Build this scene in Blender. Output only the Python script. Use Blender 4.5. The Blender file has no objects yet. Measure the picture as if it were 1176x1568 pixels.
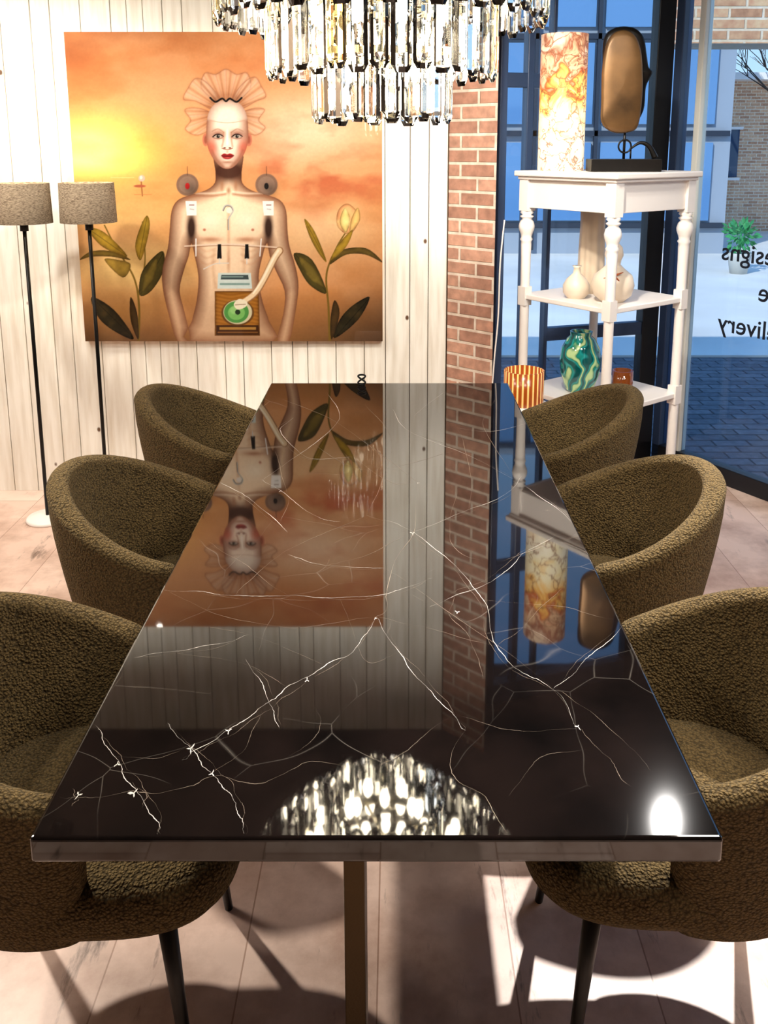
import bpy, math, random, bmesh
import numpy as np
from mathutils import Vector, Matrix
random.seed(7); np.random.seed(7)
scene=bpy.context.scene
ZOOM=None
S=1445/1176.0
# ------------------------------------------------------------ camera model
F=1650.0; CX=746.0; CY=601.0; TH=math.atan(324/1650.0); CZ=1.724
ct,st=math.cos(TH),math.sin(TH)
def unproj_z(px,py,z):
    a=(px-CX)/F; b=-(py-CY)/F
    d=Vector((a, ct+b*st, -st+b*ct))
    t=(z-CZ)/d.z
    return Vector((d.x*t,d.y*t,z))
def proj(X,Y,Z):
    z=Z-CZ
    dep=Y*ct-z*st; up=Y*st+z*ct
    return CX+F*X/dep, CY-F*up/dep
# ------------------------------------------------------------ helpers
def lin(c):
    c=[x/255.0 for x in c[:3]]
    return tuple(x/12.92 if x<=0.04045 else ((x+0.055)/1.055)**2.4 for x in c)+(1.0,)
def new_mat(name):
    m=bpy.data.materials.new(name); m.use_nodes=True
    nt=m.node_tree; b=nt.nodes['Principled BSDF']
    return m,nt,b
def pmat(name,col,rough=0.5,metal=0.0,spec=0.5,trans=0.0,ior=1.5,coat=0.0,emit=None,es=0.0,bump=0,bscale=50,var=0.0,vscale=5):
    m,nt,b=new_mat(name)
    c=lin(col)
    b.inputs['Base Color'].default_value=c
    b.inputs['Roughness'].default_value=rough
    b.inputs['Metallic'].default_value=metal
    b.inputs['IOR'].default_value=ior
    b.inputs['Specular IOR Level'].default_value=spec
    b.inputs['Transmission Weight'].default_value=trans
    b.inputs['Coat Weight'].default_value=coat
    if emit:
        b.inputs['Emission Color'].default_value=lin(emit); b.inputs['Emission Strength'].default_value=es
    tc=nt.nodes.new('ShaderNodeTexCoord')
    if var>0:
        n=nt.nodes.new('ShaderNodeTexNoise'); n.inputs['Scale'].default_value=vscale; n.inputs['Detail'].default_value=5
        nt.links.new(tc.outputs['Object'],n.inputs['Vector'])
        r=nt.nodes.new('ShaderNodeValToRGB')
        r.color_ramp.elements[0].position=0.3; r.color_ramp.elements[1].position=0.7
        r.color_ramp.elements[0].color=tuple(x*(1-var) for x in c[:3])+(1,)
        r.color_ramp.elements[1].color=tuple(min(1,x*(1+var)) for x in c[:3])+(1,)
        nt.links.new(n.outputs['Fac'],r.inputs['Fac']); nt.links.new(r.outputs['Color'],b.inputs['Base Color'])
    if bump>0:
        n=nt.nodes.new('ShaderNodeTexNoise'); n.inputs['Scale'].default_value=bscale; n.inputs['Detail'].default_value=4
        nt.links.new(tc.outputs['Object'],n.inputs['Vector'])
        bp=nt.nodes.new('ShaderNodeBump'); bp.inputs['Strength'].default_value=bump; bp.inputs['Distance'].default_value=0.01
        nt.links.new(n.outputs['Fac'],bp.inputs['Height']); nt.links.new(bp.outputs['Normal'],b.inputs['Normal'])
    return m
class MB:
    def __init__(s): s.v=[]; s.f=[]; s.m=[]; s.uv=[]; s.sm=[]
    def add(s,vs,fs,mi=0,smooth=False,uvs=None):
        o=len(s.v); s.v+= [tuple(v) for v in vs]
        for k,f in enumerate(fs):
            s.f.append([i+o for i in f]); s.m.append(mi); s.sm.append(smooth)
            s.uv.append(uvs[k] if uvs else [(0,0)]*len(f))
    def box(s,c,sz,mi=0,rot=None,taper=1.0):
        x,y,z=[q/2 for q in sz]; vs=[]
        for dz in (-1,1):
            t=taper if dz<0 else 1
            for dx,dy in ((-1,-1),(1,-1),(1,1),(-1,1)):
                v=Vector((dx*x*t,dy*y*t,dz*z))
                if rot is not None: v=rot@v
                vs.append(v+Vector(c))
        s.add(vs,[(3,2,1,0),(4,5,6,7),(0,1,5,4),(1,2,6,5),(2,3,7,6),(3,0,4,7)],mi)
    def lathe(s,prof,c=(0,0,0),n=40,mi=0,smooth=True,rf=None):
        vs=[];fs=[]
        for (r,z) in prof:
            for i in range(n):
                a=2*math.pi*i/n
                rr=r*(rf(a,z) if rf else 1)
                vs.append((c[0]+rr*math.cos(a),c[1]+rr*math.sin(a),c[2]+z))
        for k in range(len(prof)-1):
            for i in range(n):
                j=(i+1)%n
                fs.append((k*n+i,k*n+j,(k+1)*n+j,(k+1)*n+i))
        s.add(vs,fs,mi,smooth)
    def tube(s,pts,r,n=10,mi=0,smooth=True,rads=None):
        pts=[Vector(p) for p in pts]; vs=[];fs=[]
        up=None
        for i,p in enumerate(pts):
            t=(pts[min(i+1,len(pts)-1)]-pts[max(i-1,0)]).normalized()
            if up is None:
                up=Vector((0,0,1)) if abs(t.z)<0.9 else Vector((1,0,0))
            a=t.cross(up).normalized(); b=a.cross(t).normalized(); up=b
            rr=rads[i] if rads else r
            for k in range(n):
                q=2*math.pi*k/n
                vs.append(p+a*rr*math.cos(q)+b*rr*math.sin(q))
        for i in range(len(pts)-1):
            for k in range(n):
                j=(k+1)%n
                fs.append((i*n+k,i*n+j,(i+1)*n+j,(i+1)*n+k))
        fs.append(tuple(range(n))[::-1]); fs.append(tuple((len(pts)-1)*n+k for k in range(n)))
        s.add(vs,fs,mi,smooth)
    def prism(s,poly,z0,z1,mi=0):
        n=len(poly)
        vs=[(p[0],p[1],z0) for p in poly]+[(p[0],p[1],z1) for p in poly]
        fs=[tuple(range(n))[::-1],tuple(range(n,2*n))]+[(i,(i+1)%n,n+(i+1)%n,n+i) for i in range(n)]
        s.add(vs,fs,mi)
    def mesh(s,name,mats):
        me=bpy.data.meshes.new(name); me.from_pydata(s.v,[],s.f)
        for m in mats: me.materials.append(m)
        me.polygons.foreach_set('material_index',s.m)
        me.polygons.foreach_set('use_smooth',s.sm)
        uvl=me.uv_layers.new(name='UVMap')
        flat=[c for f in s.uv for p in f for c in p]
        uvl.data.foreach_set('uv',flat)
        me.update(); return me
def obj(name,me,parent=None,loc=(0,0,0),rotz=0,bevel=0,bseg=2):
    o=bpy.data.objects.new(name,me); scene.collection.objects.link(o)
    o.location=loc; o.rotation_euler=(0,0,rotz)
    if parent: o.parent=parent
    if bevel:
        md=o.modifiers.new('bev','BEVEL'); md.width=bevel; md.segments=bseg; md.limit_method='ANGLE'; md.angle_limit=0.6
    return o
def empty(name,loc=(0,0,0),rotz=0):
    o=bpy.data.objects.new(name,None); o.empty_display_size=0.1
    scene.collection.objects.link(o); o.location=loc; o.rotation_euler=(0,0,rotz); return o
def catmull(pts,n=6,closed=False):
    pts=[np.array(p,float) for p in pts]; out=[]; N=len(pts)
    rng=range(N) if closed else range(N-1)
    for i in rng:
        p0=pts[(i-1)%N] if (closed or i>0) else pts[0]
        p1=pts[i]; p2=pts[(i+1)%N]; p3=pts[(i+2)%N] if (closed or i+2<N) else pts[-1]
        for k in range(n):
            t=k/n
            out.append(0.5*((2*p1)+(-p0+p2)*t+(2*p0-5*p1+4*p2-p3)*t*t+(-p0+3*p1-3*p2+p3)*t**3))
    if not closed: out.append(pts[-1])
    return out

# ------------------------------------------------------------ materials
def mat_planks():
    m,nt,b=new_mat('whitewashed_planks'); L=nt.links.new
    tc=nt.nodes.new('ShaderNodeTexCoord')
    mp=nt.nodes.new('ShaderNodeMapping'); mp.inputs['Scale'].default_value=(14,14,1.2); L(tc.outputs['Object'],mp.inputs['Vector'])
    n=nt.nodes.new('ShaderNodeTexNoise'); n.inputs['Scale'].default_value=2.5; n.inputs['Detail'].default_value=8; L(mp.outputs[0],n.inputs['Vector'])
    r=nt.nodes.new('ShaderNodeValToRGB'); e=r.color_ramp.elements
    e[0].position=0.25; e[0].color=lin((222,213,198)); e[1].position=0.6; e[1].color=lin((245,241,232))
    L(n.outputs['Fac'],r.inputs['Fac'])
    mp2=nt.nodes.new('ShaderNodeMapping'); mp2.inputs['Scale'].default_value=(1,1,0.7); L(tc.outputs['Object'],mp2.inputs['Vector'])
    v=nt.nodes.new('ShaderNodeTexVoronoi'); v.inputs['Scale'].default_value=4.5; L(mp2.outputs[0],v.inputs['Vector'])
    r2=nt.nodes.new('ShaderNodeValToRGB'); r2.color_ramp.elements[0].position=0.03; r2.color_ramp.elements[0].color=(1,1,1,1); r2.color_ramp.elements[1].position=0.05; r2.color_ramp.elements[1].color=(0,0,0,1)
    L(v.outputs['Distance'],r2.inputs['Fac'])
    mx=nt.nodes.new('ShaderNodeMixRGB'); mx.inputs['Color2'].default_value=lin((95,65,40)); L(r2.outputs[0],mx.inputs['Fac']); L(r.outputs[0],mx.inputs['Color1'])
    L(mx.outputs[0],b.inputs['Base Color']); b.inputs['Roughness'].default_value=0.55
    bp=nt.nodes.new('ShaderNodeBump'); bp.inputs['Strength'].default_value=0.15; bp.inputs['Distance'].default_value=0.01; L(n.outputs['Fac'],bp.inputs['Height']); L(bp.outputs[0],b.inputs['Normal'])
    return m
def mat_brick(name,c1,c2,mortar,uv=True,bw=0.21,rh=0.066,ms=0.009):
    m,nt,b=new_mat(name); L=nt.links.new
    tc=nt.nodes.new('ShaderNodeTexCoord')
    br=nt.nodes.new('ShaderNodeTexBrick'); br.inputs['Scale'].default_value=1
    br.inputs['Brick Width'].default_value=bw; br.inputs['Row Height'].default_value=rh; br.inputs['Mortar Size'].default_value=ms
    br.inputs['Mortar Smooth'].default_value=0.3
    br.inputs['Color1'].default_value=lin(c1); br.inputs['Color2'].default_value=lin(c2); br.inputs['Mortar'].default_value=lin(mortar)
    L(tc.outputs['UV' if uv else 'Object'],br.inputs['Vector'])
    n=nt.nodes.new('ShaderNodeTexNoise'); n.inputs['Scale'].default_value=25; n.inputs['Detail'].default_value=6; L(tc.outputs['Object'],n.inputs['Vector'])
    mx=nt.nodes.new('ShaderNodeMixRGB'); mx.blend_type='OVERLAY'; mx.inputs['Fac'].default_value=0.6; L(br.outputs['Color'],mx.inputs['Color1']); L(n.outputs['Fac'],mx.inputs['Color2'])
    L(mx.outputs[0],b.inputs['Base Color']); b.inputs['Roughness'].default_value=0.85
    bp=nt.nodes.new('ShaderNodeBump'); bp.inputs['Strength'].default_value=0.7; bp.inputs['Distance'].default_value=0.006; bp.invert=True
    L(br.outputs['Fac'],bp.inputs['Height']); L(bp.outputs[0],b.inputs['Normal'])
    return m
def mat_floor():
    m,nt,b=new_mat('worn_floor_boards'); L=nt.links.new
    tc=nt.nodes.new('ShaderNodeTexCoord')
    mp=nt.nodes.new('ShaderNodeMapping'); mp.inputs['Rotation'].default_value=(0,0,math.pi/2); mp.inputs['Location'].default_value=(0.3,0.04,0); L(tc.outputs['Object'],mp.inputs['Vector'])
    br=nt.nodes.new('ShaderNodeTexBrick'); br.inputs['Scale'].default_value=1; br.inputs['Brick Width'].default_value=1.9; br.inputs['Row Height'].default_value=0.29; br.inputs['Mortar Size'].default_value=0.0018
    br.inputs['Color1'].default_value=lin((238,212,198)); br.inputs['Color2'].default_value=lin((214,182,166)); br.inputs['Mortar'].default_value=lin((176,142,124)); L(mp.outputs[0],br.inputs['Vector'])
    n=nt.nodes.new('ShaderNodeTexNoise'); n.inputs['Scale'].default_value=3.5; n.inputs['Detail'].default_value=9; n.inputs['Roughness'].default_value=0.65; L(tc.outputs['Object'],n.inputs['Vector'])
    r=nt.nodes.new('ShaderNodeValToRGB'); r.color_ramp.elements[0].position=0.34; r.color_ramp.elements[0].color=(0.50,0.40,0.34,1); r.color_ramp.elements[1].position=0.58; r.color_ramp.elements[1].color=(1.0,1.0,1.0,1); L(n.outputs['Fac'],r.inputs['Fac'])
    mx=nt.nodes.new('ShaderNodeMixRGB'); mx.blend_type='MULTIPLY'; mx.inputs['Fac'].default_value=0.8; L(br.outputs[0],mx.inputs['Color1']); L(r.outputs[0],mx.inputs['Color2'])
    mp2=nt.nodes.new('ShaderNodeMapping'); mp2.inputs['Scale'].default_value=(9,1.9,1); L(tc.outputs['Object'],mp2.inputs['Vector'])
    n2=nt.nodes.new('ShaderNodeTexNoise'); n2.inputs['Scale'].default_value=1.4; n2.inputs['Detail'].default_value=9; n2.inputs['Roughness'].default_value=0.7; L(mp2.outputs[0],n2.inputs['Vector'])
    r2=nt.nodes.new('ShaderNodeValToRGB'); r2.color_ramp.elements[0].position=0.585; r2.color_ramp.elements[0].color=(0,0,0,1); r2.color_ramp.elements[1].position=0.69; r2.color_ramp.elements[1].color=(0.85,0.85,0.85,1); L(n2.outputs['Fac'],r2.inputs['Fac'])
    mx2=nt.nodes.new('ShaderNodeMixRGB'); mx2.inputs['Color2'].default_value=lin((84,60,48)); L(r2.outputs[0],mx2.inputs['Fac']); L(mx.outputs[0],mx2.inputs['Color1'])
    L(mx2.outputs[0],b.inputs['Base Color']); b.inputs['Roughness'].default_value=0.38
    bp=nt.nodes.new('ShaderNodeBump'); bp.inputs['Strength'].default_value=0.3; bp.inputs['Distance'].default_value=0.004; bp.invert=True; L(br.outputs['Fac'],bp.inputs['Height']); L(bp.outputs[0],b.inputs['Normal'])
    return m
def mat_marble():
    m,nt,b=new_mat('black_marble'); L=nt.links.new
    tc=nt.nodes.new('ShaderNodeTexCoord')
    nz=nt.nodes.new('ShaderNodeTexNoise'); nz.inputs['Scale'].default_value=1.5; nz.inputs['Detail'].default_value=3; L(tc.outputs['Object'],nz.inputs['Vector'])
    vm=nt.nodes.new('ShaderNodeVectorMath'); vm.operation='SCALE'; vm.inputs['Scale'].default_value=0.25; L(nz.outputs['Color'],vm.inputs[0])
    ad=nt.nodes.new('ShaderNodeVectorMath'); ad.operation='ADD'; L(tc.outputs['Object'],ad.inputs[0]); L(vm.outputs[0],ad.inputs[1])
    v=nt.nodes.new('ShaderNodeTexVoronoi'); v.feature='DISTANCE_TO_EDGE'; v.inputs['Scale'].default_value=4.5; L(ad.outputs[0],v.inputs['Vector'])
    r=nt.nodes.new('ShaderNodeValToRGB'); r.color_ramp.elements[0].position=0.0; r.color_ramp.elements[0].color=(1,1,1,1); r.color_ramp.elements[1].position=0.005; r.color_ramp.elements[1].color=(0,0,0,1); L(v.outputs['Distance'],r.inputs['Fac'])
    n3=nt.nodes.new('ShaderNodeTexNoise'); n3.inputs['Scale'].default_value=5; L(tc.outputs['Object'],n3.inputs['Vector'])
    r3=nt.nodes.new('ShaderNodeValToRGB'); r3.color_ramp.elements[0].position=0.42; r3.color_ramp.elements[1].position=0.7; r3.color_ramp.elements[1].color=(0.16,0.16,0.16,1); L(n3.outputs['Fac'],r3.inputs['Fac'])
    mu=nt.nodes.new('ShaderNodeMath'); mu.operation='MULTIPLY'; L(r.outputs[0],mu.inputs[0]); L(r3.outputs[0],mu.inputs[1])
    n4=nt.nodes.new('ShaderNodeTexNoise'); n4.inputs['Scale'].default_value=7; n4.inputs['Detail'].default_value=8; L(tc.outputs['Object'],n4.inputs['Vector'])
    r4=nt.nodes.new('ShaderNodeValToRGB'); r4.color_ramp.elements[0].color=lin((6,5,5)); r4.color_ramp.elements[1].color=lin((28,20,18)); r4.color_ramp.elements[0].position=0.3; L(n4.outputs['Fac'],r4.inputs['Fac'])
    mx=nt.nodes.new('ShaderNodeMixRGB'); L(mu.outputs[0],mx.inputs['Fac']); L(r4.outputs[0],mx.inputs['Color1']); mx.inputs['Color2'].default_value=lin((190,180,168))
    L(mx.outputs[0],b.inputs['Base Color']); b.inputs['Roughness'].default_value=0.03; b.inputs['IOR'].default_value=1.78
    return m
def mat_boucle():
    m,nt,b=new_mat('olive_boucle'); L=nt.links.new
    tc=nt.nodes.new('ShaderNodeTexCoord')
    nz=nt.nodes.new('ShaderNodeTexNoise'); nz.inputs['Scale'].default_value=120; nz.inputs['Detail'].default_value=2; L(tc.outputs['Object'],nz.inputs['Vector'])
    vm=nt.nodes.new('ShaderNodeVectorMath'); vm.operation='SCALE'; vm.inputs['Scale'].default_value=0.006; L(nz.outputs['Color'],vm.inputs[0])
    ad=nt.nodes.new('ShaderNodeVectorMath'); ad.operation='ADD'; L(tc.outputs['Object'],ad.inputs[0]); L(vm.outputs[0],ad.inputs[1])
    v=nt.nodes.new('ShaderNodeTexVoronoi'); v.inputs['Scale'].default_value=180; L(ad.outputs[0],v.inputs['Vector'])
    r=nt.nodes.new('ShaderNodeValToRGB'); r.color_ramp.elements[0].position=0.1; r.color_ramp.elements[0].color=lin((116,95,60)); r.color_ramp.elements[1].position=0.8; r.color_ramp.elements[1].color=lin((60,48,29)); L(v.outputs['Distance'],r.inputs['Fac'])
    L(r.outputs[0],b.inputs['Base Color']); b.inputs['Roughness'].default_value=0.95; b.inputs['Specular IOR Level'].default_value=0.15
    b.inputs['Sheen Weight'].default_value=0.12; b.inputs['Sheen Tint'].default_value=lin((230,210,168))
    bp=nt.nodes.new('ShaderNodeBump'); bp.inputs['Strength'].default_value=1.0; bp.inputs['Distance'].default_value=0.006; bp.invert=True; L(v.outputs['Distance'],bp.inputs['Height'])
    n2=nt.nodes.new('ShaderNodeTexNoise'); n2.inputs['Scale'].default_value=9; n2.inputs['Detail'].default_value=3; L(tc.outputs['Object'],n2.inputs['Vector'])
    bp2=nt.nodes.new('ShaderNodeBump'); bp2.inputs['Strength'].default_value=0.35; bp2.inputs['Distance'].default_value=0.03; L(n2.outputs['Fac'],bp2.inputs['Height']); L(bp2.outputs[0],bp.inputs['Normal'])
    L(bp.outputs[0],b.inputs['Normal'])
    return m
def mat_windowglass():
    m=bpy.data.materials.new('window_glass'); m.use_nodes=True; nt=m.node_tree; nt.nodes.clear(); L=nt.links.new
    o=nt.nodes.new('ShaderNodeOutputMaterial'); mx=nt.nodes.new('ShaderNodeMixShader'); t=nt.nodes.new('ShaderNodeBsdfTransparent'); g=nt.nodes.new('ShaderNodeBsdfGlossy')
    g.inputs['Roughness'].default_value=0.0; t.inputs['Color'].default_value=(0.9,0.95,0.97,1)
    lw=nt.nodes.new('ShaderNodeFresnel'); lw.inputs['IOR'].default_value=1.4
    L(lw.outputs[0],mx.inputs['Fac']); L(t.outputs[0],mx.inputs[1]); L(g.outputs[0],mx.inputs[2]); L(mx.outputs[0],o.inputs['Surface']); return m
M_planks=mat_planks(); M_gap=pmat('plank_gap',(120,100,78),0.9)
M_brick=mat_brick('pier_brick',(190,144,122),(150,106,88),(212,194,178),bw=0.20,rh=0.066,ms=0.008)
M_brick2=mat_brick('outdoor_brick',(228,184,146),(190,140,108),(232,214,190))
M_floor=mat_floor(); M_marble=mat_marble(); M_boucle=mat_boucle(); M_wglass=mat_windowglass()
M_black=pmat('black_metal',(16,15,14),0.35,0.6)
M_legblack=pmat('black_lacquer',(14,11,9),0.4)
M_bronze=pmat('brushed_bronze',(76,62,42),0.32,0.9,bump=0.05,bscale=200)
M_frame=pmat('blue_grey_frame',(54,72,104),0.35,0.1)
M_frameD=pmat('anthracite_post',(26,29,36),0.35,0.2)
M_frameL=pmat('aluminium_frame',(232,230,220),0.4,0.2)
M_white=pmat('white_paint',(240,233,228),0.4,bump=0.05,bscale=30)
M_ceil=pmat('dark_ceiling_paint',(38,26,20),0.7,var=0.1,vscale=2)
M_plaster=pmat('warm_plaster',(170,150,130),0.8,var=0.06,vscale=3)
M_dkwall=pmat('dark_umber_wall',(56,46,36),0.8,var=0.06,vscale=3)
M_chrome=pmat('chandelier_chrome',(230,224,206),0.12,1.0)
M_bulb=pmat('bulb_glow',(255,240,210),0.5,emit=(255,240,212),es=24)

# ------------------------------------------------------------ room shell
CH=2.87
room=[(-2.7,-1.6),(2.9,-1.6),(2.9,2.46),(1.46,4.75),(0.5,4.47),(0.25,4.47),(0.25,4.25),(-2.7,4.25)]
b=MB(); b.prism(room,-0.06,0.0); obj('floor',b.mesh('floor',[M_floor]))
b=MB(); b.prism([(-2.8,-1.7),(3.0,-1.7),(3.0,2.5),(1.5,4.85),(-2.8,4.85)],CH,CH+0.1); obj('ceiling',b.mesh('ceiling',[M_ceil]))
b=MB(); b.box((-1.225,4.30,CH/2),(2.95,0.06,CH),1)
x=-2.7
while x<0.25:
    w=random.choice([0.075,0.09,0.105,0.12,0.14]); w=min(w,0.25-x)
    if w>0.012:
        b.box((x+w/2,4.2525+random.uniform(-0.002,0.002),CH/2),(w-0.0035,0.035,CH),0)
    x+=w
obj('wall_back',b.mesh('wall_back',[M_planks,M_gap]),bevel=0.0015,bseg=1)
b=MB(); b.box((-2.75,1.3,CH/2),(0.1,6.0,CH)); obj('wall_left',b.mesh('wall_left',[M_plaster]))
b=MB(); b.box((0.1,-1.65,CH/2),(5.8,0.1,CH)); obj('wall_front',b.mesh('wall_front',[M_dkwall]))
b=MB(); b.box((2.95,0.42,CH/2),(0.1,4.1,CH)); obj('wall_right',b.mesh('wall_right',[M_plaster]))
# brick pier
P=[(0.25,4.235),(0.455,4.05),(0.50,4.50),(0.25,4.50)]
b=MB(); acc=0.03
for i in range(4):
    p,q=P[i],P[(i+1)%4]; l=math.dist(p,q)
    b.add([(p[0],p[1],0),(q[0],q[1],0),(q[0],q[1],CH),(p[0],p[1],CH)],[(0,1,2,3)],0,False,[[(acc,0),(acc+l,0),(acc+l,CH),(acc,CH)]]); acc+=l
obj('wall_brick_pier',b.mesh('wall_brick_pier',[M_brick]))
# glazing
def glazing(name,p,q,mull,trans,endw=(0.06,0.06),rail=0.10,railmi=2):
    p=Vector((p[0],p[1],0)); q=Vector((q[0],q[1],0)); d=(q-p); L=d.length; ang=math.atan2(d.y,d.x)
    e=empty(name,p,ang)
    b=MB()
    b.box((L/2,0,rail/2),(L,0.07,rail),railmi); b.box((L/2,0,CH-0.06),(L,0.07,0.12),0)
    b.box((endw[0]/2,0,CH/2),(endw[0],0.07,CH),0); b.box((L-endw[1]/2,0,CH/2),(endw[1],0.07,CH),2)
    for t,w,mi in mull: b.box((L*t,0,CH/2),(w,0.06,CH-0.01),mi)
    for z,x0,x1 in trans: b.box((L*(x0+x1)/2,0,z),(L*(x1-x0),0.05,0.07),0)
    obj('frame',b.mesh('frame',[M_frame,M_frameL,M_frameD]),e,bevel=0.004)
    g=MB(); g.box((L/2,0,CH/2),(L-0.02,0.008,CH-0.1),0); obj('glass_pane',g.mesh('glass_pane',[M_wglass]),e)
    return e,L,ang
glazing('window_1',(0.50,4.47),(1.43,4.76),[(0.17,0.035,0),(0.30,0.02,0)],[(2.05,0,0.30),(0.75,0.30,0.93)],endw=(0.04,0.10))
glazing('window_2',(1.47,4.74),(2.9,2.46),[(0.060,0.035,1),(0.60,0.07,0)],[],endw=(0.05,0.07),rail=0.09)
# mirrored shop lettering on window_2
M_txt=pmat('window_lettering',(14,20,34),0.6)
dv=Vector((2.9-1.47,2.46-4.74,0)).normalized()
Xd=-dv; Zd=Xd.cross(Vector((0,0,1)))
lettering=empty('window_lettering',(0,0,0))
for s_,t_,z_ in (('Designs',0.355,1.165),('Lifestyle',0.585,0.985),('Delivery',0.365,0.80)):
    cu=bpy.data.curves.new('letters','FONT'); cu.body=s_; cu.size=0.13; cu.align_x='RIGHT'; cu.extrude=0.0008; cu.offset=0.001; cu.materials.append(M_txt)
    o=bpy.data.objects.new('letters_'+s_.lower(),cu); scene.collection.objects.link(o); o.parent=lettering
    pos=Vector((1.47,4.74,0))+dv*t_-Zd*0.012; pos.z=z_
    mt=Matrix((Xd,Vector((0,0,1)),Zd)).transposed().to_4x4(); mt.translation=pos; o.matrix_world=mt

# ------------------------------------------------------------ exterior
M_pav=mat_brick('shade_toned_pavers',(112,114,120),(86,90,98),(52,56,62),uv=False,bw=0.22,rh=0.11,ms=0.008)  # near paving: its shadow is put into the darker colour
M_road=pmat('sun_toned_street',(222,218,210),0.9,var=0.15,vscale=0.6)  # far paving: sunlight is put into the lighter colour
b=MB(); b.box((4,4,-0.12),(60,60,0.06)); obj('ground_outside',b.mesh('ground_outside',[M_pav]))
b=MB(); b.box((6,21.0,-0.085),(50,27,0.03)); obj('street_outside',b.mesh('street_outside',[M_road]))
def uvbox(b,x0,x1,y0,y1,z0,z1,mi=0):
    c=[(x0,y0),(x1,y0),(x1,y1),(x0,y1)]; a=0
    for i in range(4):
        p,q=c[i],c[(i+1)%4]; l=math.dist(p,q)
        b.add([(*p,z0),(*q,z0),(*q,z1),(*p,z1)],[(0,1,2,3)],mi,False,[[(a,z0),(a+l,z0),(a+l,z1),(a,z1)]]); a+=l
    b.add([(*p,z1) for p in c],[(0,1,2,3)],mi); b.add([(*p,z0) for p in c],[(3,2,1,0)],mi)
M_win=pmat('dark_window_glass',(50,70,98),0.05)
G0=-0.07
b=MB(); uvbox(b,6.2,30,19,24,G0,3.1)
for k in range(10):
    b.box((6.9+k*2.2,18.97,1.6),(0.7,0.08,1.0),1); b.box((6.9+k*2.2,18.95,1.06),(0.8,0.12,0.06),2); b.box((6.9+k*2.2,18.93,1.6),(0.05,0.06,1.0),2); b.box((6.9+k*2.2,18.93,2.12),(0.8,0.1,0.06),2)
b.box((18,18.8,3.15),(23.8,0.7,0.14),2)
obj('brick_building',b.mesh('brick_building',[M_brick2,M_win,M_white]))
b=MB(); uvbox(b,-4,5.6,15,19,G0,5.2)
for k in range(9):
    for z in (1.15,2.75,4.3):
        b.box((-3.3+k*1.02,14.97,z),(0.86,0.06,1.3),1)
    b.box((-3.82+k*1.02,14.94,2.5),(0.06,0.08,5.0),2)
for z in (0.42,1.95,3.5,5.0): b.box((0.8,14.94,z),(9.5,0.08,0.09),2)
obj('glass_fronted_shop',b.mesh('glass_fronted_shop',[pmat('blue_render',(150,160,174),0.8),pmat('sky_blue_glass',(92,136,184),0.06,spec=1.0),pmat('dark_mullion',(40,48,62),0.5)]))
b=MB(); uvbox(b,1.75,5.4,5.7,6.05,2.36,2.78); uvbox(b,5.0,5.38,5.72,6.03,-0.09,2.36)
obj('brick_canopy_beam',b.mesh('brick_canopy_beam',[M_brick2]))
def tree(name,loc,h,seed):
    rnd=random.Random(seed); b=MB()
    def br(p,d,l,r,dep):
        q=p+d*l; b.tube([p,(p+q)/2+Vector((rnd.uniform(-1,1),rnd.uniform(-1,1),0))*l*0.05,q],r,6,rads=[r,r*0.85,r*0.7])
        if dep==0: return
        for k in range(3):
            nd=(d+Vector((rnd.uniform(-1,1),rnd.uniform(-1,1),rnd.uniform(-0.2,0.7)))*0.75).normalized()
            br(q,nd,l*rnd.uniform(0.6,0.8),r*0.62,dep-1)
    br(Vector((0,0,0)),Vector((0,0,1)),h*0.33,h*0.013,5)
    obj(name,b.mesh(name,[pmat('bark',(80,66,56),0.9)]),loc=loc)
tree('bare_tree',(8.3,16.4,G0+0.004),4.6,3)
e=empty('potted_shrub',(4.95,12.6,G0))
b=MB(); b.lathe([(0.0,0),(0.12,0),(0.16,0.25),(0.18,0.3),(0.15,0.3),(0.14,0.27),(0,0.27)],n=28); obj('pot',b.mesh('pot',[pmat('pale_pot',(190,190,185),0.7)]),e)
b=MB(); rnd=random.Random(2)
for k in range(160):
    d=Vector((rnd.gauss(0,1),rnd.gauss(0,1),rnd.gauss(0,1)+0.3)).normalized(); p=Vector((0,0,0.55))+d*rnd.uniform(0.08,0.26); t=d.cross(Vector((rnd.gauss(0,1),rnd.gauss(0,1),rnd.gauss(0,1)))).normalized()
    b.add([p-t*0.03,p+d*0.06,p+t*0.03,p-d*0.05],[(0,1,2,3)])
b.tube([(0,0,0.25),(0,0,0.6)],0.015)
obj('foliage',b.mesh('foliage',[pmat('leaf_green',(60,150,90),0.6,var=0.3,vscale=8)]),e)

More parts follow.
